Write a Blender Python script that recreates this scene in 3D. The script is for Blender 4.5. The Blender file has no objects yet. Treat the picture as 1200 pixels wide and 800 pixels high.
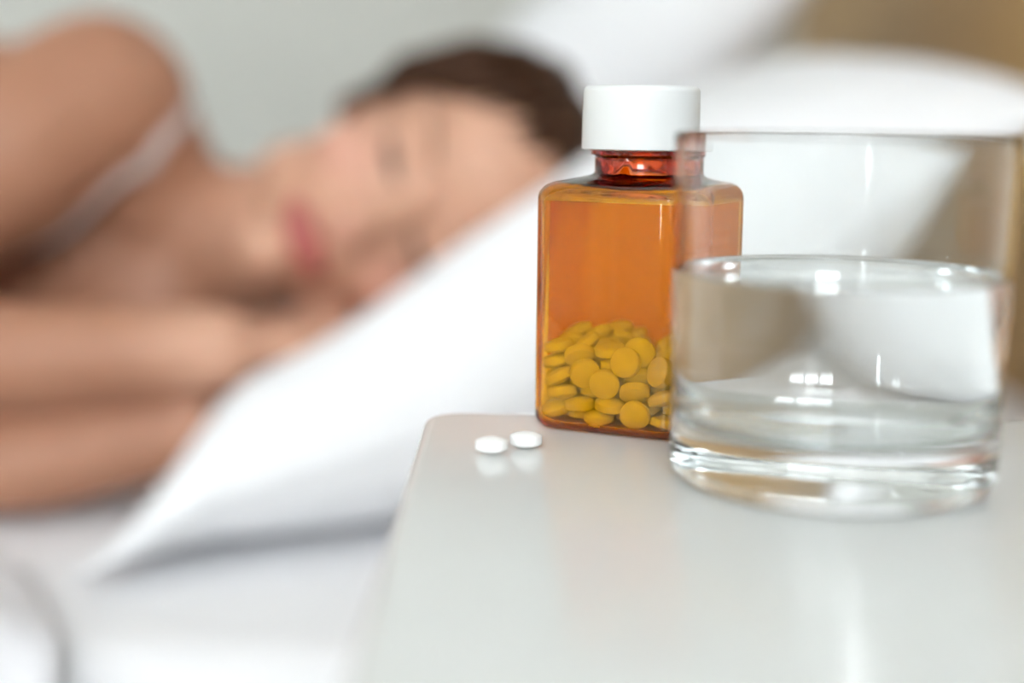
import bpy, bmesh, math, random, time
import numpy as np
from math import sin, cos, pi, radians, sqrt
from mathutils import Vector, Matrix, noise
from mathutils.bvhtree import BVHTree

SC = bpy.context.scene
COL = SC.collection

# ---------------------------------------------------------------- camera
T, PH = radians(8.8), radians(0.8)
fw = Vector((0, cos(T), -sin(T))); up0 = Vector((0, sin(T), cos(T))); rt0 = Vector((1, 0, 0))
rt = rt0*cos(PH) + up0*sin(PH); up = -rt0*sin(PH) + up0*cos(PH)
cd = bpy.data.cameras.new('camera'); cam = bpy.data.objects.new('camera', cd); COL.objects.link(cam)
cam.matrix_world = Matrix(((rt.x, up.x, -fw.x, 0), (rt.y, up.y, -fw.y, 0), (rt.z, up.z, -fw.z, .086), (0, 0, 0, 1)))
cd.sensor_width = 36; cd.lens = 50.01; cd.clip_start = .01
cd.dof.use_dof = True; cd.dof.focus_distance = .392; cd.dof.aperture_fstop = 2.8
SC.camera = cam

# ---------------------------------------------------------------- world, window daylight, exposure
wd = bpy.data.worlds.new('overcast_sky'); SC.world = wd; wd.use_nodes = True
bg = wd.node_tree.nodes['Background']; bg.inputs[0].default_value = (.91, .96, 1, 1); bg.inputs[1].default_value = 6.0
SC.view_settings.view_transform = 'Standard'; SC.view_settings.look = 'None'
SC.view_settings.gamma = 1; SC.view_settings.use_curve_mapping = False
SC.view_settings.exposure = 2.3
cy = SC.cycles
cy.max_bounces = 20; cy.transmission_bounces = 20; cy.glossy_bounces = 8; cy.diffuse_bounces = 5; cy.transparent_max_bounces = 16
cy.caustics_refractive = True; cy.caustics_reflective = True; cy.blur_glossy = .6

ROOM = dict(x0=-3.1, x1=.545, y0=-2.5, y1=2.75, z0=-.60, z1=1.90)
WINDOWS = [(-.62, .40, .80, 1.80), (-1.72, -1.58, .05, 1.10), (-2.55, -2.05, 1.05, 1.75)]         # x0, x1, z0, z1 in the wall behind the camera
SIDE = (-1.95, -.45, .62, 1.80)                                          # y0, y1, z0, z1 in the wall on the right
def portal(loc, rot, a, b):
    ld = bpy.data.lights.new('window_daylight', 'AREA'); ld.shape = 'RECTANGLE'; ld.size = a; ld.size_y = b
    ld.cycles.is_portal = True
    lo = bpy.data.objects.new('window_daylight', ld); COL.objects.link(lo); lo.location = loc; lo.rotation_euler = rot
for (a, b, c, d) in WINDOWS: portal(((a+b)/2, ROOM['y0']-.13, (c+d)/2), (pi/2, 0, 0), b-a, d-c)
portal((ROOM['x1']+.13, (SIDE[0]+SIDE[1])/2, (SIDE[2]+SIDE[3])/2), (0, pi/2, 0), SIDE[3]-SIDE[2], SIDE[1]-SIDE[0])

# ---------------------------------------------------------------- material helpers
def mat(name, color, rough=.6, **kw):
    m = bpy.data.materials.new(name); m.use_nodes = True
    p = m.node_tree.nodes['Principled BSDF']
    p.inputs['Base Color'].default_value = (*color, 1); p.inputs['Roughness'].default_value = rough
    for k, v in kw.items(): p.inputs[k.replace('_', ' ')].default_value = v
    return m
def nd(m, t, **kw):
    n = m.node_tree.nodes.new(t)
    for k, v in kw.items(): setattr(n, k, v)
    return n
def lk(m, a, b): m.node_tree.links.new(a, b)
def vary(m, c1, c2, scale=20, stretch=(1, 1, 1), bump=0., bscale=None, bdist=.001, detail=3):
    """procedural colour variation plus fine relief"""
    p = m.node_tree.nodes['Principled BSDF']
    tc = nd(m, 'ShaderNodeTexCoord'); mp = nd(m, 'ShaderNodeMapping'); mp.inputs['Scale'].default_value = stretch
    lk(m, tc.outputs['Object'], mp.inputs['Vector'])
    no = nd(m, 'ShaderNodeTexNoise'); no.inputs['Scale'].default_value = scale; no.inputs['Detail'].default_value = detail
    lk(m, mp.outputs[0], no.inputs['Vector'])
    rp = nd(m, 'ShaderNodeValToRGB'); rp.color_ramp.elements[0].position = .3; rp.color_ramp.elements[1].position = .7
    rp.color_ramp.elements[0].color = (*c1, 1); rp.color_ramp.elements[1].color = (*c2, 1)
    lk(m, no.outputs[0], rp.inputs[0]); lk(m, rp.outputs[0], p.inputs['Base Color'])
    if bump:
        n2 = nd(m, 'ShaderNodeTexNoise'); n2.inputs['Scale'].default_value = bscale or scale*3; n2.inputs['Detail'].default_value = 4
        lk(m, mp.outputs[0], n2.inputs['Vector'])
        b = nd(m, 'ShaderNodeBump'); b.inputs['Strength'].default_value = bump; b.inputs['Distance'].default_value = bdist
        lk(m, n2.outputs[0], b.inputs['Height']); lk(m, b.outputs[0], p.inputs['Normal'])
    return m
def glass_mat(name, ior, color=(1, 1, 1), sigma=None):
    m = bpy.data.materials.new(name); m.use_nodes = True; nt = m.node_tree
    nt.nodes.remove(nt.nodes['Principled BSDF'])
    g = nd(m, 'ShaderNodeBsdfGlass'); g.inputs['IOR'].default_value = ior; g.inputs['Roughness'].default_value = 0
    g.inputs['Color'].default_value = (*color, 1); lk(m, g.outputs[0], nt.nodes['Material Output'].inputs['Surface'])
    if sigma:
        D = max(sigma)*1.02; v = nd(m, 'ShaderNodeVolumeAbsorption'); v.inputs['Density'].default_value = D
        v.inputs['Color'].default_value = (*[1-s/D for s in sigma], 1); lk(m, v.outputs[0], nt.nodes['Material Output'].inputs['Volume'])
    return m

M = {}
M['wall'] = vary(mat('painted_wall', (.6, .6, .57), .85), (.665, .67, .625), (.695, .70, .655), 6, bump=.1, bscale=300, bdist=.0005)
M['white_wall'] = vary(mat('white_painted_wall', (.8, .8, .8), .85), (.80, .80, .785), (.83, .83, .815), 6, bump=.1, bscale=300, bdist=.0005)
M['ceiling'] = vary(mat('ceiling_paint', (.8, .8, .8), .9), (.80, .80, .79), (.83, .83, .82), 5)
M['floor'] = vary(mat('oak_floor', (.45, .3, .17), .45), (.56, .48, .38), (.65, .56, .45), 8, (.6, 8, 1))
M['trim'] = vary(mat('trim_paint', (.8, .8, .8), .4), (.79, .79, .78), (.82, .82, .81), 12)
M['headboard'] = vary(mat('headboard_wood', (.4, .25, .1), .5), (.52, .32, .13), (.60, .38, .165), 9, (1, .8, 14), bump=.08, bscale=60)
M['table'] = vary(mat('lacquered_white', (.7, .69, .66), .17), (.715, .73, .715), (.73, .745, .73), 40)
M['handle'] = vary(mat('brushed_metal', (.6, .6, .6), .3, Metallic=1.), (.55, .55, .55), (.65, .65, .65), 80)
def cloth(name, a, b, wr=.25):
    m = vary(mat(name, a, .9), a, b, 6, bump=wr, bscale=9, bdist=.02)
    m.node_tree.nodes['Principled BSDF'].inputs['Sheen Weight'].default_value = .15
    return m
M['sheet'] = cloth('white_cotton_sheet', (.77, .77, .785), (.80, .80, .815), .25)
M['pillow'] = cloth('white_pillowcase', (.81, .82, .84), (.84, .85, .87), .22)
M['duvet'] = cloth('white_duvet', (.76, .76, .79), (.79, .79, .82), .3)
M['camisole'] = cloth('white_camisole', (.62, .55, .53), (.68, .61, .59), .1)
M['cap'] = vary(mat('white_plastic', (.85, .86, .86), .38), (.70, .72, .72), (.72, .74, .74), 90)
M['tablet'] = vary(mat('white_tablet', (.88, .88, .86), .6), (.92, .92, .905), (.94, .94, .925), 400, bump=.15, bscale=1500, bdist=.0002)
def paper_mat():
    m = vary(mat('label_film', (.8, .6, .4), .8), (.88, .50, .16), (.92, .53, .18), 60); nt = m.node_tree
    t = nd(m, 'ShaderNodeBsdfTranslucent'); t.inputs[0].default_value = (1., .60, .15, 1)
    q = nd(m, 'ShaderNodeBsdfTransparent'); q.inputs[0].default_value = (.97, .68, .04, 1)            # see-through tinted film
    x = nd(m, 'ShaderNodeMixShader'); x.inputs[0].default_value = .5; x2 = nd(m, 'ShaderNodeMixShader'); x2.inputs[0].default_value = .72
    lk(m, nt.nodes['Principled BSDF'].outputs[0], x.inputs[1]); lk(m, t.outputs[0], x.inputs[2]); lk(m, x.outputs[0], x2.inputs[1]); lk(m, q.outputs[0], x2.inputs[2])
    lk(m, x2.outputs[0], nt.nodes['Material Output'].inputs['Surface']); return m
M['paper'] = paper_mat()
M['amber'] = glass_mat('amber_glass', 1.5, sigma=(32, 245, 2300))
M['glass'] = glass_mat('clear_glass', 1.5, (.985, .995, .995))
M['water'] = glass_mat('still_water', 1.33)
def pane_mat():
    m = bpy.data.materials.new('window_glass'); m.use_nodes = True; nt = m.node_tree
    nt.nodes.remove(nt.nodes['Principled BSDF'])
    t = nd(m, 'ShaderNodeBsdfTransparent'); g = nd(m, 'ShaderNodeBsdfGlossy'); g.inputs['Roughness'].default_value = 0
    f = nd(m, 'ShaderNodeFresnel'); f.inputs['IOR'].default_value = 1.45; x = nd(m, 'ShaderNodeMixShader')
    lk(m, f.outputs[0], x.inputs[0]); lk(m, t.outputs[0], x.inputs[1]); lk(m, g.outputs[0], x.inputs[2])
    lk(m, x.outputs[0], nt.nodes['Material Output'].inputs['Surface']); return m
M['pane'] = pane_mat()
def skin_mat():
    m = mat('skin', (.5, .3, .2), .55); p = m.node_tree.nodes['Principled BSDF']
    vary(m, (.55, .30, .20), (.62, .355, .245), 14, bump=.05, bscale=200, bdist=.0005)
    ramp = p.inputs['Base Color'].links[0].from_socket
    at = nd(m, 'ShaderNodeAttribute', attribute_name='lip'); mx = nd(m, 'ShaderNodeMix', data_type='RGBA')
    lk(m, at.outputs['Fac'], mx.inputs[0]); lk(m, ramp, mx.inputs[6]); mx.inputs[7].default_value = (.40, .10, .085, 1)
    at2 = nd(m, 'ShaderNodeAttribute', attribute_name='blush'); mx2 = nd(m, 'ShaderNodeMix', data_type='RGBA')
    lk(m, at2.outputs['Fac'], mx2.inputs[0]); lk(m, mx.outputs[2], mx2.inputs[6]); mx2.inputs[7].default_value = (.66, .30, .24, 1)
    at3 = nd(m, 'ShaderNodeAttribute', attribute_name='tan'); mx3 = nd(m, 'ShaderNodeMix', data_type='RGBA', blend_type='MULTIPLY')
    lk(m, at3.outputs['Fac'], mx3.inputs[0]); lk(m, mx2.outputs[2], mx3.inputs[6]); mx3.inputs[7].default_value = (.68, .58, .51, 1)   # shade on the body painted in as darker skin below the head
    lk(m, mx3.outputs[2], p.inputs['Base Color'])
    p.inputs['Subsurface Weight'].default_value = .12; p.inputs['Subsurface Radius'].default_value = (.012, .005, .003)
    p.inputs['Subsurface Scale'].default_value = 1.
    return m
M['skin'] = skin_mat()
M['hair'] = vary(mat('brown_hair', (.06, .03, .015), .45), (.032, .012, .004), (.060, .023, .009), 30, (1, 1, 6), bump=.4, bscale=150, bdist=.002)
M['hair'].node_tree.nodes['Principled BSDF'].inputs['Specular IOR Level'].default_value = .25
M['brow'] = vary(mat('brown_brow', (.2, .11, .07), .6), (.20, .11, .07), (.26, .15, .10), 100)
M['lash'] = vary(mat('dark_lash', (.05, .03, .025), .6), (.05, .03, .025), (.08, .05, .04), 100)

# ---------------------------------------------------------------- object helpers
def link(o, parent=None):
    COL.objects.link(o)
    if parent: o.parent = parent; 
    return o
def mobj(name, verts, faces, m, parent=None, smooth=True, loc=None):
    me = bpy.data.meshes.new(name); me.from_pydata([tuple(v) for v in verts], [], faces); me.update()
    me.materials.append(M[m])
    if smooth: me.shade_smooth()
    o = bpy.data.objects.new(name, me); link(o, parent)
    if loc: o.location = loc
    return o
def bmobj(name, bm, m, parent=None, smooth=True, loc=None, angle=None):
    me = bpy.data.meshes.new(name); bm.to_mesh(me); bm.free(); me.materials.append(M[m])
    if smooth: me.shade_smooth()
    if angle: me.set_sharp_from_angle(angle=radians(angle))
    o = bpy.data.objects.new(name, me); link(o, parent)
    if loc: o.location = loc
    return o
def tag(o, label, cat, group=None):
    o['label'] = label; o['category'] = cat
    if group: o['group'] = group
    return o
def struct(o): o['kind'] = 'structure'; return o
def empty(name, loc):
    o = bpy.data.objects.new(name, None); COL.objects.link(o); o.location = loc; o.empty_display_size = .05; return o
def add_box(bm, a, b, bev=0., seg=2):
    c = [(a[i]+b[i])/2 for i in range(3)]; s = [abs(b[i]-a[i]) for i in range(3)]
    t = bmesh.new(); bmesh.ops.create_cube(t, size=1)
    for v in t.verts: v.co = Vector((v.co.x*s[0]+c[0], v.co.y*s[1]+c[1], v.co.z*s[2]+c[2]))
    if bev: bmesh.ops.bevel(t, geom=t.edges[:], offset=bev, segments=seg, affect='EDGES', profile=.5)
    me = bpy.data.meshes.new('t'); t.to_mesh(me); t.free(); bm.from_mesh(me); bpy.data.meshes.remove(me)
def box(name, a, b, m, parent=None, bev=0., seg=2):
    bm = bmesh.new(); add_box(bm, a, b, bev, seg)
    if parent is not None and parent.type == 'EMPTY':
        for v in bm.verts: v.co -= parent.location
    return bmobj(name, bm, m, parent, smooth=bool(bev), angle=40 if bev else None)
def lathe(prof, n, close_top=True, close_bot=True):
    vs, fs = [], []
    for r, z in prof: vs += [(r*cos(2*pi*k/n), r*sin(2*pi*k/n), z) for k in range(n)]
    for j in range(len(prof)-1):
        for k in range(n): k2 = (k+1) % n; fs.append((j*n+k, j*n+k2, (j+1)*n+k2, (j+1)*n+k))
    if close_bot: fs.append(tuple(range(n-1, -1, -1)))
    if close_top: fs.append(tuple((len(prof)-1)*n+k for k in range(n)))
    return vs, fs
def sstep(a, b, x): t = min(1, max(0, (x-a)/(b-a))); return t*t*(3-2*t)
def interp(x, xs, ys): return float(np.interp(x, xs, ys))

# ================================================================ THE ROOM
R_ = ROOM; W = .12
struct(box('floor', (R_['x0']-W, R_['y0']-W, R_['z0']-.1), (R_['x1']+W, R_['y1']+W, R_['z0']), 'floor'))
struct(box('ceiling', (R_['x0']-W, R_['y0']-W, R_['z1']), (R_['x1']+W, R_['y1']+W, R_['z1']+.1), 'ceiling'))
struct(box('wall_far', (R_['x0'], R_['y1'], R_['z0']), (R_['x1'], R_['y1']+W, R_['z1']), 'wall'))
bm = bmesh.new(); xa, xb = R_['x1'], R_['x1']+W
for ya, yb, za, zb in ((R_['y0']-W, SIDE[0], R_['z0'], R_['z1']), (SIDE[1], R_['y1']+W, R_['z0'], R_['z1']), (SIDE[0], SIDE[1], R_['z0'], SIDE[2]), (SIDE[0], SIDE[1], SIDE[3], R_['z1'])):
    add_box(bm, (xa, ya, za), (xb, yb, zb))
struct(bmobj('wall_right', bm, 'white_wall', smooth=False))
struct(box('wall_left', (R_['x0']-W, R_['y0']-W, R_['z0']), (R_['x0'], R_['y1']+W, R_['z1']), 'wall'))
bm = bmesh.new(); z1w = R_['z1']; xs = [R_['x0']]+sorted(v for w in WINDOWS for v in w[:2])+[R_['x1']]
ya, yb = R_['y0']-W, R_['y0']

for i in range(0, len(xs), 2): add_box(bm, (xs[i], ya, R_['z0']), (xs[i+1], yb, z1w))
for (a, b, c, d) in WINDOWS: add_box(bm, (a, ya, R_['z0']), (b, yb, c)); add_box(bm, (a, ya, d), (b, yb, R_['z1']))
struct(bmobj('wall_back', bm, 'white_wall', smooth=False))
def window(num, a, b, c, d, mp, bars):
    """frame, bars, panes and sill; mp turns (along, depth, height) into world axes, depth 0 = outer face, .12 = room side"""
    w = empty('window_%d' % num, mp((a+b)/2, 0, c)); w['kind'] = 'structure'; f = .05 if b-a > .5 else .02
    def bx(name, lo, hi, m): return box(name, *[tuple(q) for q in zip(*[(min(u, v), max(u, v)) for u, v in zip(mp(*lo), mp(*hi))])], m, w)
    bx('window_frame', (a, .03, c), (b, .09, c+f), 'trim'); bx('window_frame', (a, .03, d-f), (b, .09, d), 'trim')
    bx('window_frame', (a, .03, c+f), (a+f, .09, d-f), 'trim'); bx('window_frame', (b-f, .03, c+f), (b, .09, d-f), 'trim')
    es = [a+f+(b-a-2*f)*k/bars for k in range(bars+1)]; zz = c+(d-c)*.62
    for k in range(1, bars): bx('glazing_bar', (es[k]-.018, .032, c+f), (es[k]+.018, .088, d-f), 'trim')
    for k in range(bars):
        xa, xb = es[k]+(.018 if k else 0), es[k+1]-(.018 if k < bars-1 else 0)
        bx('glazing_bar', (xa, .034, zz-.015), (xb, .086, zz+.015), 'trim')
        for za, zb in ((c+f, zz-.015), (zz+.015, d-f)): bx('pane', (xa, .058, za), (xb, .062, zb), 'pane')
    bx('window_sill', (a-.03, .121, c-.045), (b+.03, .22, c-.005), 'trim')
back = lambda u, dp, z: (u, R_['y0']-W+dp, z)
window(1, *WINDOWS[0], back, 3); window(2, *WINDOWS[1], back, 1); window(4, *WINDOWS[2], back, 3)
window(3, *SIDE, lambda u, dp, z: (R_['x1']+W-dp, u, z), 3)
struct(box('baseboard_far', (R_['x0'], R_['y1']-.016, R_['z0']), (R_['x1'], R_['y1'], R_['z0']+.10), 'trim', bev=.003))
struct(box('baseboard_left', (R_['x0'], R_['y0'], R_['z0']), (R_['x0']+.016, R_['y1']-.016, R_['z0']+.10), 'trim', bev=.003))

# ================================================================ BED
MT = -.150                                   # mattress top
BX0, BX1, BY0, BY1 = -1.62, .47, .60, 2.44
bed = tag(empty('bed', ((BX0+BX1)/2, (BY0+BY1)/2, R_['z0'])), 'wide wooden bed with tan wooden headboard and white fitted mattress', 'bed')
box('headboard', (.475, BY0-.06, R_['z0']), (.52, BY1+.06, .46), 'headboard', bed, bev=.008)
for i in range(2): box('side_rail', (BX0, (BY0, BY1-.03)[i], -.46), (.475, (BY0+.03, BY1)[i], -.372), 'headboard', bed, bev=.004)
box('foot_rail', (BX0-.035, BY0, -.46), (BX0-.001, BY1, -.33), 'headboard', bed, bev=.004)
box('slat_base', (BX0, BY0+.031, -.44), (.474, BY1-.031, -.372), 'headboard', bed)
for x in (BX0-.02, .40):
    for y in (BY0+.04, BY1-.10): box('leg', (x, y, R_['z0']), (x+.06, y+.06, -.441), 'headboard', bed, bev=.004)
# mattress with fitted sheet: rounded slab with a soft top
bm = bmesh.new(); add_box(bm, (BX0, BY0, -.371), (BX1, BY1, MT), .030, 4)
for v in bm.verts: v.co -= bed.location
bmobj('mattress', bm, 'sheet', bed, angle=60)
# piping along the top edge of the mattress
def tube(pts, rad, n=8, closed=False, caps=True):
    pts = [Vector(p) for p in pts]; N = len(pts); vs, fs = [], []
    rr = rad if hasattr(rad, '__len__') else [rad]*N
    ref = Vector((0, 0, 1))
    for i, p in enumerate(pts):
        t = (pts[(i+1) % N]-pts[i-1]) if closed else (pts[min(i+1, N-1)]-pts[max(i-1, 0)])
        t.normalize(); r0 = ref if abs(t.dot(ref)) < .9 else Vector((0, 1, 0))
        a = t.cross(r0).normalized(); b = a.cross(t)
        vs += [p+(a*cos(2*pi*k/n)+b*sin(2*pi*k/n))*rr[i] for k in range(n)]
    for i in range(N if closed else N-1):
        for k in range(n): j = (i+1) % N; fs.append((i*n+k, i*n+(k+1) % n, j*n+(k+1) % n, j*n+k))
    if caps and not closed: fs += [tuple(range(n-1, -1, -1)), tuple((N-1)*n+k for k in range(n))]
    return vs, fs
vs, fs = tube([(BX0+.02, BY0+.001, MT-.034), (BX1-.02, BY0+.001, MT-.034)], .004, 8)
mobj('piping', [v-bed.location for v in vs], fs, 'sheet', bed)

# ================================================================ NIGHTSTAND
TX0, TX1, TY0, TY1 = -.0255, .455, -.06, .418
ns = tag(empty('nightstand', ((TX0+TX1)/2, (TY0+TY1)/2, R_['z0'])), 'white lacquered nightstand with rounded top corner beside the bed', 'nightstand')
def rounded_slab(x0, x1, y0, y1, z0, z1, r, e):
    pts = []
    for cx, cyy, a0 in ((x1-r, y1-r, 0), (x0+r, y1-r, pi/2), (x0+r, y0+r, pi), (x1-r, y0+r, 1.5*pi)):
        for k in range(9): a = a0+k*pi/16; pts.append((cx, cyy, cos(a), sin(a)))
    prof = [(-e, z0)]+[(-e+e*sin(k*pi/8), z0+e-e*cos(k*pi/8)) for k in range(1, 5)]+[(-e+e*cos(k*pi/8), z1-e+e*sin(k*pi/8)) for k in range(0, 5)]
    vs = []; n = len(pts)
    for o, z in prof: vs += [(cx+ca*(r+o), cyy+sa*(r+o), z) for cx, cyy, ca, sa in pts]
    fs = [(j*n+k, j*n+(k+1) % n, (j+1)*n+(k+1) % n, (j+1)*n+k) for j in range(len(prof)-1) for k in range(n)]
    fs += [tuple(range(n-1, -1, -1)), tuple((len(prof)-1)*n+k for k in range(n))]
    return vs, fs
vs, fs = rounded_slab(TX0, TX1, TY0, TY1, -.024, 0, .012, .003)
o = mobj('tabletop', [Vector(v)-ns.location for v in vs], fs, 'table', ns); o.data.set_sharp_from_angle(angle=radians(30))
box('body', (TX0+.012, TY0+.012, -.50), (TX1-.006, TY1-.012, -.0245), 'table', ns, bev=.003)
for k in range(2):
    z = -.05-.225*k
    dr = box('drawer', (TX0-.006, TY0+.022, z-.205), (TX0+.0115, TY1-.022, z), 'table', ns, bev=.002)
    vs, fs = tube([(TX0-.0065, .12, z-.1), (TX0-.022, .12, z-.1), (TX0-.026, .126, z-.1), (TX0-.026, .234, z-.1), (TX0-.022, .24, z-.1), (TX0-.0065, .24, z-.1)], .004, 8)
    mobj('handle', [v-ns.location for v in vs], fs, 'handle', dr)
for x in (TX0+.02, TX1-.06):
    for y in (TY0+.02, TY1-.06): box('leg', (x, y, R_['z0']), (x+.04, y+.04, -.501), 'table', ns, bev=.003)

# ================================================================ MEDICINE BOTTLE
BOT = Vector((.0357, .4080, 0.)); BROT = radians(-25)
def rsq(h, r, z, n=8):
    """rounded square ring"""
    r = min(r, h); pts = []
    for sx, sy, a0 in ((1, 1, 0), (-1, 1, pi/2), (-1, -1, pi), (1, -1, 1.5*pi)):
        for k in range(n+1):
            a = a0+k*(pi/2)/n; pts.append(((h-r)*sx+r*cos(a), (h-r)*sy+r*sin(a), z))
    return pts
HB, RB, TH = .0243, .0102, .0016
def bottle_shell():
    out = []                                     # (half, radius, z) outer, bottom to top
    out.append((HB-.0065, RB-.004, .0003))
    for k in range(7): a = k*pi/12; out.append((HB-.0036+.0036*sin(a), RB-.0036+.0036*sin(a), .0036-.0036*cos(a)))
    zs = .0650
    for k in range(9): a = k*pi/2/8*.92; out.append((HB-.0056+.0056*cos(a), RB-.0015+.0015*cos(a), zs+.0046*sin(a)))
    # gentle crown to the neck, blending from rounded square to circle
    rn = .0128
    for f in (.25, .5, .75, .92):
        h = (HB-.0051)*(1-f)+(rn+.0016)*f; out.append((h, RB*(1-f)*.85+h*f, zs+.0046+.0014*f))
    out += [(rn+.0007, rn+.0007, .0713), (rn, rn, .0720), (rn, rn, .0762),
            (rn+.0010, rn+.0010, .0770), (rn+.0010, rn+.0010, .0782), (rn-.0004, rn-.0004, .0788), (rn-.0004, rn-.0004, .0925), (rn-.0010, rn-.0010, .0932)]
    inn = [(rn-.0049, rn-.0049, .0932), (rn-.0052, rn-.0052, .0920), (rn-.0052, rn-.0052, .0722), (rn-.0045, rn-.0045, .0702)]
    for f in (.7, .35): h = (HB-.006)*(1-f)+(rn-.0025)*f; inn.append((h, RB*(1-f)*.85+h*f, zs+.0029+.0014*f))
    for k in range(6, -1, -1): a = k*pi/2/6*.9; inn.append((HB-TH-.0048+.0048*cos(a), RB-TH-.001+.001*cos(a), zs-.0008+.0037*sin(a)))
    for k in range(5, -1, -1): a = k*pi/10; inn.append((HB-TH-.0035+.0035*sin(a), RB-TH-.003+.003*sin(a), TH-.0003+.0035-.0035*cos(a)))
    prof = out+inn; vs = []
    for h, r, z in prof: vs += rsq(h, r, z)
    n = 36; fs = [(j*n+k, j*n+(k+1) % n, (j+1)*n+(k+1) % n, (j+1)*n+k) for j in range(len(prof)-1) for k in range(n)]
    fs += [tuple(range(n-1, -1, -1)), tuple((len(prof)-1)*n+k for k in range(n))]
    return vs, fs
bottle = tag(empty('medicine_bottle', BOT), 'square amber glass medicine bottle with white screw cap holding tablets', 'bottle')
bottle.rotation_euler.z = BROT
vs, fs = bottle_shell(); o = mobj('bottle_body', vs, fs, 'amber', bottle); o.data.set_sharp_from_angle(angle=radians(50))
# plain tinted film label round the far sides
def label_strip():
    A, B = [[Vector(p) for p in rsq(HB+o, RB+o, 0, 10)] for o in (.00012, .00030)]
    i0, i1 = 6, 22                           # from the back-right corner round to the left side
    ya = -HB*.45
    a = A[i0:i1]+[Vector((-HB-.00012, ya, 0))]; b = B[i0:i1]+[Vector((-HB-.00030, ya, 0))]
    m = len(a); z0, z1 = .0150, .0640
    vs = [(p.x, p.y, z) for z in (z0, z1) for p in a]+[(p.x, p.y, z) for z in (z0, z1) for p in b]; fs = []
    for k in range(m-1):
        fs += [(k+1, k, m+k, m+k+1), (2*m+k, 2*m+k+1, 3*m+k+1, 3*m+k), (k, k+1, 2*m+k+1, 2*m+k), (m+k+1, m+k, 3*m+k, 3*m+k+1)]
    fs += [(0, 2*m, 3*m, m), (m-1, 2*m-1, 4*m-1, 3*m-1)]
    return vs, fs
vs, fs = label_strip(); o = mobj('film_label', vs, fs, 'paper', bottle, smooth=False)
RC = .0167
C0, C1 = .0783, .0963
capp = [(RC-.0008, C0), (RC, C0+.0004), (RC-.0001, .0880), (RC-.0002, C1-.0018)]
capp += [(RC-.0002-.0018+.0018*cos(k*pi/10), C1-.0018+.0018*sin(k*pi/10)) for k in range(1, 6)]
capp += [(RC-.0045, C1), (RC-.006, C1-.0002), (.004, C1-.0002)]
capi = [(.004, C1-.0025), (RC-.002, C1-.0025), (RC-.002, C0)]
vs, fs = lathe(capp, 72, True, False)
n0 = len(vs); v2, f2 = lathe(capi, 72, False, False)
fs.append(tuple(n0+k for k in range(71, -1, -1))); fs += [tuple(n0+i for i in f) for f in f2]
e0 = n0+2*72; fs += [(e0+k, e0+(k+1) % 72, (k+1) % 72, k) for k in range(72)]
o = mobj('cap', vs+v2, fs, 'cap', bottle); o.data.set_sharp_from_angle(angle=radians(40))

# ================================================================ DRINKING GLASS AND WATER
GL = Vector((.0786, .3415, 0.)); R0, R1, GH, BT = .0392, .0406, .0842, .0145
def gr(z): return R0+(R1-R0)*z/GH
prof = [(.012, .0010), (R0-.009, .0008), (R0-.0065, .0002), (R0-.0055, 0)]+[(gr(.005)-.005+.005*sin(k*pi/14), .005-.005*cos(k*pi/14)) for k in range(1, 8)]
prof += [(gr(z), z) for z in (.012, .025, .04, .055, .07, .080)]
wt = .0019
prof += [(gr(GH)-wt/2+wt/2*cos(k*pi/10), GH-wt/2+wt/2*sin(k*pi/10)) for k in range(0, 11)]
prof += [(gr(z)-wt, z) for z in (.080, .07, .055, .04, .03)]
prof += [(gr(.022)-wt-.0002, .0215), (R0-.0034, BT+.0025), (R0-.0055, BT+.0008), (R0-.010, BT), (.012, BT-.0002)]
vs, fs = lathe(prof, 96); tumbler = mobj('water_glass', vs, fs, 'glass', loc=GL); tumbler.data.set_sharp_from_angle(angle=radians(60))
tag(tumbler, 'clear straight-sided drinking glass with thick base, half filled', 'glass')
WL, ov = .0510, .0004
prof = [(.012, BT-.0002-ov), (R0-.010, BT-ov), (R0-.0055+ov, BT+.0008-ov), (R0-.0034+ov, BT+.0025-ov), (gr(.022)-wt-.0002+ov, .0215)]
prof += [(gr(z)-wt+ov, z) for z in (.03, .04, WL+.0009)]
prof += [(gr(WL)-wt-.0006, WL+.0004), (gr(WL)-wt-.0016, WL+.0001), (gr(WL)-wt-.004, WL), (.02, WL)]
vs, fs = lathe(prof, 96); o = mobj('drinking_water', vs, fs, 'water', loc=GL); o.data.set_sharp_from_angle(angle=radians(70))
tag(o, 'still clear water half filling the drinking glass', 'water')

# ================================================================ TABLETS
def tablet_mesh():
    R = .00430; pr = [(.0016, .00203), (.0030, .00165), (.0038, .00130), (R-.0001, .0011), (R, .0009), (R, -.0009), (R-.0001, -.0011), (.0038, -.00130), (.0030, -.00165), (.0016, -.00203)]
    n = 20; vs = [(0, 0, .0022)]; fs = []; m = len(pr)
    for r, z in pr: vs += [(r*cos(2*pi*k/n), r*sin(2*pi*k/n), z) for k in range(n)]
    vs.append((0, 0, -.0022))
    for k in range(n): fs.append((0, 1+k, 1+(k+1) % n)); fs.append((len(vs)-1, 1+(m-1)*n+(k+1) % n, 1+(m-1)*n+k))
    for j in range(m-1):
        for k in range(n): fs.append((1+j*n+k, 1+(j+1)*n+k, 1+(j+1)*n+(k+1) % n, 1+j*n+(k+1) % n))
    me = bpy.data.meshes.new('tablet'); me.from_pydata(vs, [], fs); me.materials.append(M['tablet'])
    me.shade_smooth(); me.set_sharp_from_angle(angle=radians(50)); return me
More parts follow.
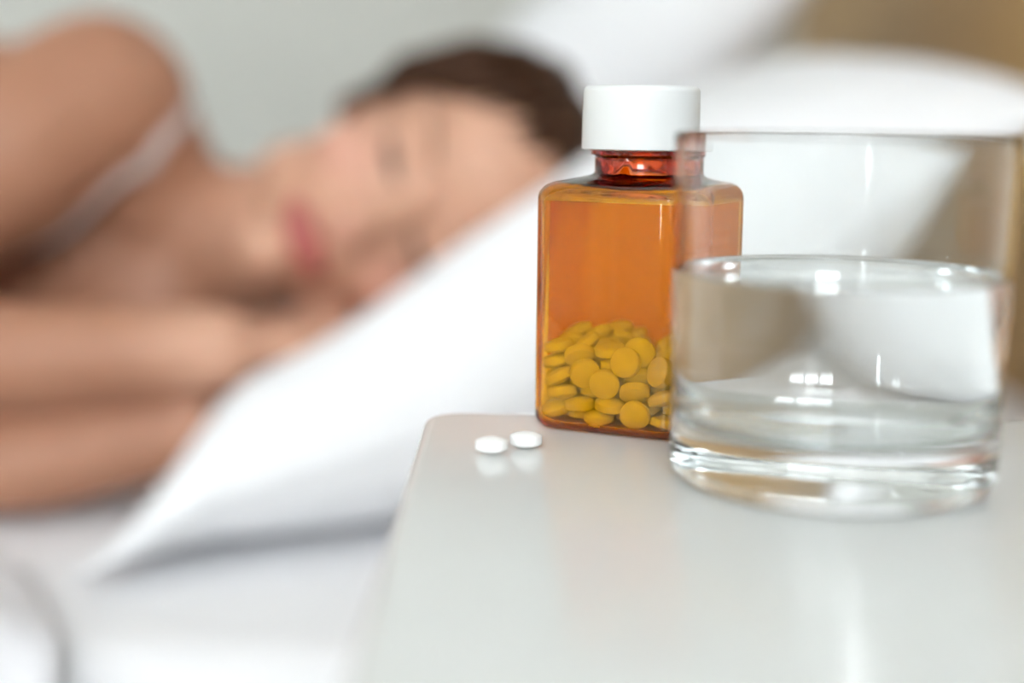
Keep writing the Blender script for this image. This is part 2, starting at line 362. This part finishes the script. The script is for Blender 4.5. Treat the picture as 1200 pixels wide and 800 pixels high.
def settle(mesh, n, h, rc, zb, seed=3, frames=95):
    """drop n tablets into a rounded-square well and let them come to rest (worked at 100x size)"""
    S = 100.0; rng = random.Random(seed)
    bpy.ops.rigidbody.world_add(); w = SC.rigidbody_world
    col = bpy.data.collections.new('well'); COL.children.link(col); w.collection = col
    w.substeps_per_frame = 8; w.solver_iterations = 16; w.point_cache.frame_start = 1; w.point_cache.frame_end = 300
    tmp = []
    def wall(c, dims, rz):
        me = bpy.data.meshes.new('w'); a, b, cc = [d/2 for d in dims]
        me.from_pydata([(x*a, y*b, z*cc) for x in (-1, 1) for y in (-1, 1) for z in (-1, 1)], [], [(0, 1, 3, 2), (4, 6, 7, 5), (0, 4, 5, 1), (2, 3, 7, 6), (0, 2, 6, 4), (1, 5, 7, 3)])
        o = bpy.data.objects.new('w', me); o.location = c; o.rotation_euler = (0, 0, rz); col.objects.link(o); tmp.append((o, 'PASSIVE', 'BOX'))
    H = h*S; t = 3.; L = 60
    wall((0, 0, -t/2+zb*S), (4*H, 4*H, t), 0)
    for k in range(8):
        a = k*pi/4; d = H if k % 2 == 0 else (H-rc*S)*sqrt(2)+rc*S
        wall(((d+t/2)*cos(a), (d+t/2)*sin(a), L/2-5), (t, 4*H, L), a)
    big = bpy.data.meshes.new('b'); big.from_pydata([v.co*S for v in mesh.vertices], [], [p.vertices[:] for p in mesh.polygons])
    tabs = []
    for i in range(n):
        o = bpy.data.objects.new('w', big); lay = i//9; k = i % 9
        o.location = ((k % 3-1)*1.2-.25+rng.uniform(-.1, .1), (k//3-1)*1.25+rng.uniform(-.1, .1), zb*S+.7+lay*.95)
        o.rotation_euler = (rng.uniform(-1.5, 1.5), rng.uniform(-1.5, 1.5), rng.uniform(0, 6))
        col.objects.link(o); tmp.append((o, 'ACTIVE', 'CONVEX_HULL')); tabs.append(o)
    bpy.context.view_layer.update()
    for o, ty, sh in tmp:
        if o.rigid_body is None:
            with bpy.context.temp_override(object=o, active_object=o, selected_objects=[o]): bpy.ops.rigidbody.object_add()
        rb = o.rigid_body; rb.type = ty; rb.collision_shape = sh; rb.friction = .45; rb.restitution = .02
        rb.use_margin = True; rb.collision_margin = .006
        if ty == 'ACTIVE': rb.linear_damping = .15; rb.angular_damping = .3
    for f in range(1, frames+1): SC.frame_set(f)
    dg = bpy.context.evaluated_depsgraph_get(); out = []
    for o in tabs:
        m = o.evaluated_get(dg).matrix_world.copy(); m.translation = m.translation/S; out.append(m)
    bpy.ops.rigidbody.world_remove()
    for o, _, _ in tmp: bpy.data.objects.remove(o)
    bpy.data.collections.remove(col); SC.frame_set(1)
    return out
tm = tablet_mesh()
BM = Matrix.Translation(BOT) @ Matrix.Rotation(BROT, 4, 'Z')
for m in settle(tm, 128, HB-TH-.0003, RB-TH, TH-.0003+.0002):
    o = bpy.data.objects.new('tablet', tm); COL.objects.link(o); o.matrix_world = BM @ m
    tag(o, 'small round tablet heaped inside the amber medicine bottle', 'tablet', 'tablets inside the amber bottle')
for (x, y, lab) in ((-.0050, .3640, 'loose round white tablet on the nightstand, farther from the amber bottle'), (.0041, .3710, 'loose round white tablet on the nightstand, beside the amber bottle corner')):
    o = bpy.data.objects.new('tablet', tm); COL.objects.link(o); o.location = (x, y, .0022); o.rotation_euler.z = x*300
    tag(o, lab, 'tablet', 'loose tablets on the nightstand')

# ================================================================ WOMAN
HO = Vector((-.059, .928, .0355))                      # head centre
ANG = radians(17)
hU = Vector((cos(ANG), 0, sin(ANG))); hF = Vector((0, -1, 0)); hR = Vector((-sin(ANG), 0, cos(ANG)))
def hp(r, f, u): return HO + hR*(r*.0103) + hF*(f*.0103) + hU*(u*.0103)
def body_bm():
    bm = bmesh.new()
    def ell(c, ax, rad, sub=3):
        t = bmesh.ops.create_icosphere(bm, subdivisions=sub, radius=1)
        for v in t['verts']: v.co = c + ax[0]*(v.co.x*rad[0]) + ax[1]*(v.co.y*rad[1]) + ax[2]*(v.co.z*rad[2])
    H = (hR, hF, hU)
    def hell(c, rad, sub=3): ell(hp(*c), H, [x*.0103 for x in rad], sub)
    def caps(pts, rad, k=28):
        """round-ended tapered limb through pts"""
        P = []; Rr = []
        for i in range(len(pts)-1):
            for s in range(6): P.append(Vector(pts[i]).lerp(Vector(pts[i+1]), s/6)); Rr.append(rad[i]+(rad[i+1]-rad[i])*s/6)
        P.append(Vector(pts[-1])); Rr.append(rad[-1])
        vs, fs = tube(P, Rr, k); bv = [bm.verts.new(v) for v in vs]
        for f in fs: bm.faces.new([bv[i] for i in f])
        A = (Vector((1, 0, 0)), Vector((0, 1, 0)), Vector((0, 0, 1)))
        for i, p in enumerate(pts): ell(Vector(p), A, [rad[i]*1.0]*3, 3)
    # head
    hell((0, -1.2, 3.0), (7.2, 8.8, 7.6)); hell((0, 2.3, -2.0), (6.1, 6.2, 8.0)); hell((0, 2.2, -6.8), (4.9, 5.2, 3.4))
    hell((0, 6.6, -9.2), (1.9, 1.8, 1.6)); hell((0, 6.2, -6.4), (2.7, 2.3, 2.5))
    for s in (-1, 1):
        hell((s*3.7, 5.3, -3.0), (2.3, 2.3, 2.3)); hell((s*3.0, 7.0, 1.9), (2.6, 1.3, 1.0)); hell((s*3.1, 6.8, -.1), (1.5, 1.25, 1.0))
        hell((s*1.1, 9.1, -4.1), (.75, .9, .7), 2); hell((s*6.7, -.8, -1.0), (.6, 1.8, 2.8)); hell((s*4.6, 1.5, -7.0), (1.2, 3.2, 2.2))
    caps([hp(0, 7.9, .8), hp(0, 8.9, -1.6), hp(0, 10.0, -3.6)], [.0075, .008, .0095])
    hell((0, 8.2, -6.05), (2.5, .85, .55)); hell((0, 8.05, -7.15), (2.2, .9, .65))
    hell((0, 4.6, 4.6), (5.6, 3.9, 4.6))
    # neck and trunk
    nb = Vector((-.222, .975, -.005))
    caps([hp(0, -2.6, -3.0), hp(0, -2.2, -9), nb], [.053, .050, .056])
    sR = Vector((-.268, .935, .094)); sL = Vector((-.262, .955, -.082))
    caps([nb, (sR+nb)/2+Vector((-.004, .0, .002)), sR], [.050, .050, .055]); caps([nb, sL], [.055, .055])
    A = (Vector((1, 0, 0)), Vector((0, 1, 0)), Vector((0, 0, 1)))
    ell(Vector((-.38, 1.0, .005)), A, (.15, .085, .135)); ell(Vector((-.50, 1.0, -.005)), A, (.17, .090, .125))
    ell(Vector((-.28, .975, .01)), A, (.08, .06, .10))
    for z in (.055, -.055): ell(Vector((-.425, .925, z-.01)), A, (.065, .055, .06))          # bust
    ell(Vector((-.68, 1.01, -.03)), A, (.17, .09, .105)); ell(Vector((-.82, 1.03, .0)), A, (.14, .11, .145))
    # arms: upper (right) arm comes forward and folds back, the left lies beneath it
    caps([sR, (-.315, .888, .060), (-.39, .842, .010), (-.470, .815, -.040)], [.058, .058, .048, .039])
    caps([(-.470, .825, -.040), (-.385, .805, -.050), (-.270, .795, -.0505), (-.165, .800, -.045)], [.039, .037, .031, .024])
    caps([sL, (-.37, .89, -.100), (-.470, .835, -.112)], [.050, .040, .036])
    caps([(-.470, .835, -.112), (-.38, .815, -.117), (-.29, .805, -.117), (-.185, .812, -.094)], [.036, .0345, .030, .0235])
    # hands tucked beneath the cheek: palm, four fingers and a thumb each
    for w0, d, out_, zz in ((Vector((-.165, .800, -.045)), Vector((.74, .66, .02)), Vector((0, 0, 1)), 1), (Vector((-.185, .812, -.094)), Vector((.72, .64, .16)), Vector((0, 0, 1)), -1)):
        d.normalize(); s = d.cross(out_).normalized(); nrm = s.cross(d).normalized()
        c = w0 + d*.048
        ell(c, (d, s, nrm), (.050, .038, .0135))
        for k, (off, ln) in enumerate(((-.027, .062), (-.009, .070), (.009, .067), (.026, .052))):
            a = c + d*.040 + s*off
            caps([a, a+d*ln*.45-nrm*.004*zz, a+d*ln*.78-nrm*.011*zz, a+d*ln-nrm*.018*zz], [.0088, .0083, .0076, .0068], 10)
        a = w0 + d*.022 - s*.026
        caps([a, a+d*.028-s*.020, a+d*.052-s*.026, a+d*.070-s*.024], [.0115, .0105, .0090, .0075], 10)
    # hips, bent legs, feet (beneath the duvet)
    for z, dy in ((.055, -.02), (-.075, .0)):
        hip = (-.86, 1.02, z); kn = (-1.15, .86+dy, z*.9-.015); an = (-1.42, 1.12+dy, z*.7-.045)
        caps([hip, kn], [.078, .055]); caps([kn, (-1.24, .95+dy, z*.8-.02), an], [.053, .052, .036])
        caps([an, (-1.475, 1.03+dy, z*.6-.055), (-1.49, .98+dy, z*.6-.057)], [.035, .030, .022])
    return bm
bm = body_bm(); me = bpy.data.meshes.new('person'); bm.to_mesh(me); bm.free()
tmpo = bpy.data.objects.new('person_tmp', me); COL.objects.link(tmpo)
rm = tmpo.modifiers.new('r', 'REMESH'); rm.mode = 'VOXEL'; rm.voxel_size = .0032; rm.use_smooth_shade = True
sm = tmpo.modifiers.new('s', 'SMOOTH'); sm.factor = .5; sm.iterations = 8
dg = bpy.context.evaluated_depsgraph_get(); dg.update()
bme = bpy.data.meshes.new_from_object(tmpo.evaluated_get(dg)); bpy.data.objects.remove(tmpo)
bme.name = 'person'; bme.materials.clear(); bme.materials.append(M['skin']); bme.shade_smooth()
nv = len(bme.vertices); co = np.zeros(nv*3, 'f'); bme.vertices.foreach_get('co', co); co = co.reshape(-1, 3).astype('d')
zmin = MT+.0005
co[:, 2] = np.where(co[:, 2] < zmin+.012, zmin + np.maximum(0, (co[:, 2]-zmin+.03))/.042*.012, co[:, 2])   # flesh flattened on the mattress
bme.vertices.foreach_set('co', co.astype('f').ravel()); bme.update()
q = (co-np.array(HO))/.0103; rr, ff, uu = q@np.array(hR), q@np.array(hF), q@np.array(hU)
def ssn(x): x = np.clip(x, 0, 1); return x*x*(3-2*x)
lipd = np.sqrt((rr/2.6)**2+((uu+6.6)/.98)**2); lip = ssn((1.12-lipd)/.25)*(ff > 6.8)
bl = np.exp(-(((np.abs(rr)-4.0)/1.8)**2+((uu+3.0)/1.8)**2))*(ff > 3)*.45
bl = np.maximum(bl, np.exp(-((rr/1.2)**2+((uu+3.9)/1.2)**2))*(ff > 8)*.4)
body_shade = ssn((-8.0-uu-.25*ff)/6)  # mask of the painted shade, fading in at the neck, full over the body
for nm, arr in (('lip', lip), ('blush', bl), ('tan', body_shade)):
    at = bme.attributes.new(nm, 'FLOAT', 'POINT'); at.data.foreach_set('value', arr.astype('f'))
ORG = Vector((-.45, .95, MT))
co_l = co-np.array(ORG); bme.vertices.foreach_set('co', co_l.astype('f').ravel()); bme.update()
woman = bpy.data.objects.new('person', bme); COL.objects.link(woman); woman.location = ORG
tag(woman, 'sleeping person with brown hair lying sideways, cheek on white pillow, hands tucked beneath', 'person')
BV = BVHTree.FromPolygons([Vector(c) for c in co], [p.vertices[:] for p in bme.polygons])
def child(name, vs, fs, m): return mobj(name, [Vector(v)-ORG for v in vs], fs, m, woman)

def spline(pts, n):
    P = np.array(pts, 'd'); t = np.linspace(0, len(P)-1, n); o = []
    for x in t:
        i = min(int(x), len(P)-2); f = x-i; a, b, c, d = P[max(i-1, 0)], P[i], P[i+1], P[min(i+2, len(P)-1)]
        o.append(Vector(.5*((2*b)+(c-a)*f+(2*a-5*b+4*c-d)*f*f+(3*b-a-3*c+d)*f**3)))
    return o
# hair: a thick shell over the cranium with swept locks
def hair_mesh():
    vs, fs = [], []
    NU, NV = 64, 40
    c = (0, -1.3, 3.0); rad = (8.5, 9.9, 9.3)
    def hairline(az):
        if az > 0: return interp(az, [0, .35, .75, 1.05, 1.3, 1.8, 2.3, pi], [1.06, 1.22, 1.48, 1.75, 2.25, 2.5, 2.55, 2.5])
        return hairline_low(az)
    def hairline_low(az):          # az: 0 = front; smallest polar angle measured from crown where hair stops
        a = abs(az); return interp(a, [0, .35, .75, 1.1, 1.45, 1.8, 2.3, pi], [.92, .98, 1.22, 1.52, 1.78, 2.05, 2.35, 2.5])
    rng = random.Random(5)
    for layer in (1., .9):
        for i in range(NV+1):
            for j in range(NU):
                az = -pi+2*pi*j/NU; th = hairline(az)*i/NV
                k = layer if i < NV else .93
                rip = 1+.012*sin(az*23+th*3)+.01*sin(az*41)
                sth = sin(th)+((1-.16*(th-pi/2)-sin(th))*sstep(.9, 1.3, az)*(1-sstep(2.2, 2.9, az)) if th > pi/2 else 0)   # falls straight over the ear
                r_, f_, u_ = sth*sin(az), sth*cos(az), cos(th)
                vs.append(hp(c[0]+rad[0]*r_*k*rip, c[1]+rad[1]*f_*k*rip, c[2]+rad[2]*u_*k*rip))
    n = (NV+1)*NU
    for i in range(NV):
        for j in range(NU):
            a, b, c2, d = i*NU+j, i*NU+(j+1) % NU, (i+1)*NU+(j+1) % NU, (i+1)*NU+j
            fs.append((a, d, c2, b)); fs.append((n+a, n+b, n+c2, n+d))
    for j in range(NU): a, b = NV*NU+j, NV*NU+(j+1) % NU; fs.append((a, n+a, n+b, b))
    def add(v, f):
        o = len(vs); vs.extend(v); fs.extend([tuple(o+i for i in q_) for q_ in f])
    # locks combed from the hairline to the back, then lying over the pillow
    for i in range(70):
        az = rng.uniform(-2.6, 2.6); h = hairline(az); pts = []
        for s in range(9):
            t = s/8; th = h*(1.0-1.0*t)+.25*t; a2 = az+(pi-az if az > 0 else -pi-az)*sstep(.1, 1, t)*.9
            thb = h*(1-t)+1.5*t if t > .0 else h
            k = 1.015+.02*sin(t*pi)+rng.uniform(-.004, .004)
            r_, f_, u_ = sin(thb*(1-.55*sin(pi*t)))*sin(a2), sin(thb*(1-.55*sin(pi*t)))*cos(a2), cos(thb*(1-.55*sin(pi*t)))
            pts.append(hp(rad[0]*r_*k, -1.3+rad[1]*f_*k, 3.0+rad[2]*u_*k))
        add(*tube(pts, [.001]+[rng.uniform(.0035, .0055)]*7+[.002], 6))
    for i in range(46):       # gathered length behind the neck
        a = rng.uniform(0, 2*pi); q = rng.uniform(.2, 1)*1.6; dr, du = q*cos(a), q*sin(a)
        pts = [hp(1.0+dr*2.2, -8.6, 2.0+du*2.2), hp(1.5+dr, -9.8, -1.5+du), hp(2.0+dr*.8, -9.9, -5.0), hp(2.4+dr, -9.6+du, -9), hp(2.6+dr*.9, -9.0+du, -13), hp(2.6+dr*.5, -8.6+du*.5, -16.5)]
        add(*tube(spline(pts, 12), [.004]*2+[.006]*8+[.004, .001], 6))
    return vs, fs
vs, fs = hair_mesh(); child('hair', vs, fs, 'hair')
def on_skin(p, off=.0008):
    loc, nor, _, _ = BV.find_nearest(p); return loc+nor*off
for s in (-1, 1):
    pts = [on_skin(hp(s*(1.6+3.6*t), 9.5-2.6*t*t, 1.7+1.1*sin(t*2.2)-.2*t)) for t in [k/8 for k in range(9)]]
    child('eyebrow', *tube(pts, [.0008, .0013, .0016, .0017, .0016, .0014, .0012, .0009, .0005], 6), 'brow')
    pts = [on_skin(hp(s*(1.8+2.7*t), 9.0-1.2*t*t, -.35-.45*sin(pi*t))) for t in [k/8 for k in range(9)]]
    child('eyelash', *tube(pts, [.0012, .0022, .0028, .0032, .0034, .0034, .0031, .0024, .0012], 6), 'lash')
# camisole straps and bodice
def ribbon(pts, w, th=.0012, side=None):
    vs, fs = [], []; N = len(pts); hit = [BV.find_nearest(p)[:2] for p in pts]
    pts = [h[0] for h in hit]; nrm = [h[1] for h in hit]
    for _ in range(4):
        pts = [pts[0]]+[(pts[i-1]+pts[i]*2+pts[i+1])/4 for i in range(1, N-1)]+[pts[-1]]; nrm = [nrm[0]]+[(nrm[i-1]+nrm[i]*2+nrm[i+1]).normalized() for i in range(1, N-1)]+[nrm[-1]]
    for i, p in enumerate(pts):
        loc, nor = p, nrm[i]; t = (pts[min(i+1, N-1)]-pts[max(i-1, 0)]).normalized(); s = nor.cross(t).normalized()
        c = loc+nor*.0018
        vs += [c-s*w/2, c+s*w/2, c+s*w/2+nor*th, c-s*w/2+nor*th]
    for i in range(N-1):
        for k in range(4): fs.append((4*i+k, 4*i+(k+1) % 4, 4*i+4+(k+1) % 4, 4*i+4+k))
    fs += [(3, 2, 1, 0), tuple(4*(N-1)+k for k in range(4))]
    return vs, fs
for pts in ([(-.33, 1.06, .09), (-.27, 1.02, .12), (-.218, .965, .11), (-.206, .915, .082), (-.208, .892, .066), (-.222, .885, .044), (-.240, .88, .030), (-.262, .88, .012), (-.30, .885, .0), (-.38, .89, -.005)],
            [(-.34, 1.06, -.08), (-.27, 1.03, -.07), (-.22, .98, -.06), (-.225, .91, -.06), (-.28, .89, -.06), (-.40, .88, -.05)]):
    child('camisole_strap', *ribbon(spline(pts, 40), .010), 'camisole')
TRUNK = [(Vector(c), rd) for c, rd in (((-.38, 1.0, .005), (.15, .085, .135)), ((-.50, 1.0, -.005), (.17, .090, .125)), ((-.425, .925, .045), (.065, .055, .06)), ((-.425, .925, -.065), (.065, .055, .06)), ((-.68, 1.01, -.03), (.17, .09, .105)), ((-.82, 1.03, 0), (.14, .11, .145)))]
vs, fs = [], []; NX, NA = 40, 56
for i in range(NX+1):
    x = -.375-.43*i/NX
    for k in range(NA):
        a = 2*pi*k/NA; d = Vector((0, cos(a), sin(a))); c0 = Vector((x, 1.0, -.005))
        best = .03
        for c, rd in TRUNK:           # farthest exit of the ray through the trunk's ellipsoids
            ox = c0-c; A2 = sum((d[q]/rd[q])**2 for q in range(3)); B2 = sum(ox[q]*d[q]/rd[q]**2 for q in range(3)); C2 = sum((ox[q]/rd[q])**2 for q in range(3))-1
            D2 = B2*B2-A2*C2
            if D2 > 0: best = max(best, (-B2+sqrt(D2))/A2)
        v = c0+d*(best+.006); v.z = max(v.z, MT+.002); vs.append(v)
for i in range(NX):
    for k in range(NA): fs.append((i*NA+k, i*NA+(k+1) % NA, (i+1)*NA+(k+1) % NA, (i+1)*NA+k))
child('camisole', vs, fs, 'camisole')

# ================================================================ PILLOWS
def body_low(x, y, z0=-.4):
    h = BV.ray_cast(Vector((x, y, z0)), Vector((0, 0, 1)), 1.); return h[0].z if h[0] else None
def pillow(name, xs, top, bot, y0, y1, skew, label, dent=False, NS=56, NT=48, seed=0, ycorner=.035):
    """soft cushion: top and bottom follow profiles along x, closing to a seam all round"""
    vs, fs = [], []; grid = {}
    xa, xb = xs[0], xs[-1]
    for side in (1, -1):
        for i in range(NS+1):
            s = i/NS; s = .5-.5*cos(pi*s)
            for j in range(NT+1):
                t = j/NT; t = .5-.5*cos(pi*t)
                e = (max(0, 1-abs(2*t-1)**4.5))**.5; es = (max(0, 1-abs(2*s-1)**9))**.5
                x = xa+(xb-xa)*s; zt, zb = interp(x, xs, top), interp(x, xs, bot); zm = zb+(zt-zb)*.45
                pin = 1-.05*(1-abs(2*s-1)**2); y = (y0+y1)/2+(y1-y0)/2*(2*t-1)*pin
                pinx = .018*(1-abs(2*t-1)**2); x2 = x+(pinx if s < .5 else -pinx)*abs(2*s-1)**6
                n_ = noise.noise(Vector((x*7+seed, y*7, side*3.)))*.010+noise.noise(Vector((x*17, y*17+seed, 5.)))*.004
                z = zm+((zt-zm) if side > 0 else (zb-zm))*e*es + n_*e*es*(1 if side > 0 else .2)
                y2 = y+skew*(x-xa)
                z = max(z, MT+.002)
                vs.append(Vector((x2, y2, z)))
    n = (NS+1)*(NT+1)
    if dent:
        Z = np.array([v.z for v in vs[:n]]).reshape(NS+1, NT+1); low = np.full_like(Z, 9.)
        for k in range(n):
            b = body_low(vs[k].x, vs[k].y)
            if b is not None: low.flat[k] = b-.004
        Zb = np.array([v.z for v in vs[n:]]).reshape(NS+1, NT+1)
        Z2 = np.minimum(Z, low)
        for _ in range(6):     # let the dent pull the cloth around it down softly
            S = Z2.copy(); S[1:-1, 1:-1] = (Z2[:-2, 1:-1]+Z2[2:, 1:-1]+Z2[1:-1, :-2]+Z2[1:-1, 2:]+4*Z2[1:-1, 1:-1])/8; Z2 = np.minimum(S, low)
        Z2 = np.maximum(Z2, MT+.006)
        Zb = np.minimum(Zb, Z2-.003)
        for k in range(n): vs[k].z = float(Z2.flat[k]); vs[n+k].z = float(Zb.flat[k])
    for i in range(NS):
        for j in range(NT):
            a, b, c, d = i*(NT+1)+j, (i+1)*(NT+1)+j, (i+1)*(NT+1)+j+1, i*(NT+1)+j+1
            fs.append((a, b, c, d)); fs.append((n+a, n+d, n+c, n+b))
    o = mobj(name, vs, fs, 'pillow'); bm = bmesh.new(); bm.from_mesh(o.data)
    bmesh.ops.remove_doubles(bm, verts=bm.verts[:], dist=.0004); bm.to_mesh(o.data); bm.free(); o.data.shade_smooth()
    return o, vs, NS, NT
def seam(o, vs, NS, NT):
    ring = [vs[i*(NT+1)] for i in range(NS+1)]+[vs[NS*(NT+1)+j] for j in range(1, NT+1)]+[vs[i*(NT+1)+NT] for i in range(NS-1, -1, -1)]+[vs[j] for j in range(NT-1, 0, -1)]
    v, f = tube(ring, .0022, 6, closed=True); mobj('seam_piping', v, f, 'pillow', o)
o, vs, a, b = pillow('pillow', [-.212, -.190, -.172, -.155, -.130, -.102, -.047, 0, .033, .12, .19, .26, .30, .322], [-.125, -.102, -.076, -.052, -.040, -.025, .010, .048, .077, .110, .130, .135, .135, .122],
           [-.149, -.149, -.149, -.149, -.149, -.149, -.149, -.149, -.149, -.120, -.06, .01, .055, .095], .672, 1.16, .30, '', dent=True)
seam(o, vs, a, b); tag(o, 'plump white pillow under the sleeping head, leaning up to the headboard', 'pillow')
o, vs, a, b = pillow('pillow', [-.215, -.175, -.075, .01, .13, .24, .30, .335], [-.135, -.05, .11, .21, .295, .33, .32, .27],
           [-.149, -.149, -.149, -.12, .0, .13, .21, .26], 1.36, 1.95, .0, '', seed=9)
seam(o, vs, a, b); tag(o, 'white pillow propped upright behind the one under the head', 'pillow')

# ================================================================ DUVET
def duvet():
    vs, fs = [], []; NU, NV = 70, 90
    def edge(y): return interp(y, [.5, .60, .70, .735, .79, .86, 1.3, 2.3], [-.185, -.195, -.245, -.33, -.565, -.60, -.56, -.52])
    for layer in (0, 1):
        for i in range(NU+1):
            u = i/NU
            for j in range(NV+1):
                v = j/NV; L = .30+1.64
                d = v*L-.30                      # arc length from the near mattress edge; negative hangs down the side
                y = .585+max(d, 0) if d > 0 else .585-.018*sstep(0, .1, -d)
                ex = edge(y); x = ex+(-1.58-ex)*u**1.15
                puff = .034*(1-math.exp(-((x-ex)/.035)**2)) ; puff *= .72+.28*(sin(x*9+1)*sin(d*8+2))**2
                base = MT+.003
                h = BV.ray_cast(Vector((x, y, 1)), Vector((0, 0, -1)), 2.)
                if h[0] and x < -.50: base = max(base, h[0].z+.004)
                z = base+(puff if layer == 0 else 0.)+(.004 if layer == 0 else 0)
                if d <= .0:
                    rnd = sstep(0, .06, -d); z = z*(1-rnd)+(MT-.005+d)*rnd if layer == 0 else MT+.003+d
                    y = y-(puff+.004 if layer == 0 else 0.)*rnd-.003
                vs.append([x, y, z])
    n = (NU+1)*(NV+1); A = np.array(vs).reshape(2, NU+1, NV+1, 3)
    Z = A[0, :, :, 2]; j0 = int(.30/(1.94)*NV)+2; fl = Z.copy()
    for _ in range(10):
        S = Z.copy(); S[1:-1, j0:-1] = (Z[:-2, j0:-1]+Z[2:, j0:-1]+Z[1:-1, j0-1:-2]+Z[1:-1, j0+1:]+2*Z[1:-1, j0:-1])/6
        Z = np.maximum(S, fl-.006)
    A[0, :, :, 2] = Z; vs = A.reshape(-1, 3)
    for i in range(NU):
        for j in range(NV):
            a, b, c, d = i*(NV+1)+j, (i+1)*(NV+1)+j, (i+1)*(NV+1)+j+1, i*(NV+1)+j+1
            fs.append((a, d, c, b)); fs.append((n+a, n+b, n+c, n+d))
    rim = [i*(NV+1) for i in range(NU+1)]+[NU*(NV+1)+j for j in range(1, NV+1)]+[i*(NV+1)+NV for i in range(NU-1, -1, -1)]+[j for j in range(NV-1, 0, -1)]
    for k in range(len(rim)): a, b = rim[k], rim[(k+1) % len(rim)]; fs.append((a, b, n+b, n+a))
    return vs, fs
vs, fs = duvet(); o = mobj('duvet', vs, fs, 'duvet')
tag(o, 'white duvet pulled over the sleeper and spilling over the mattress edge', 'duvet')
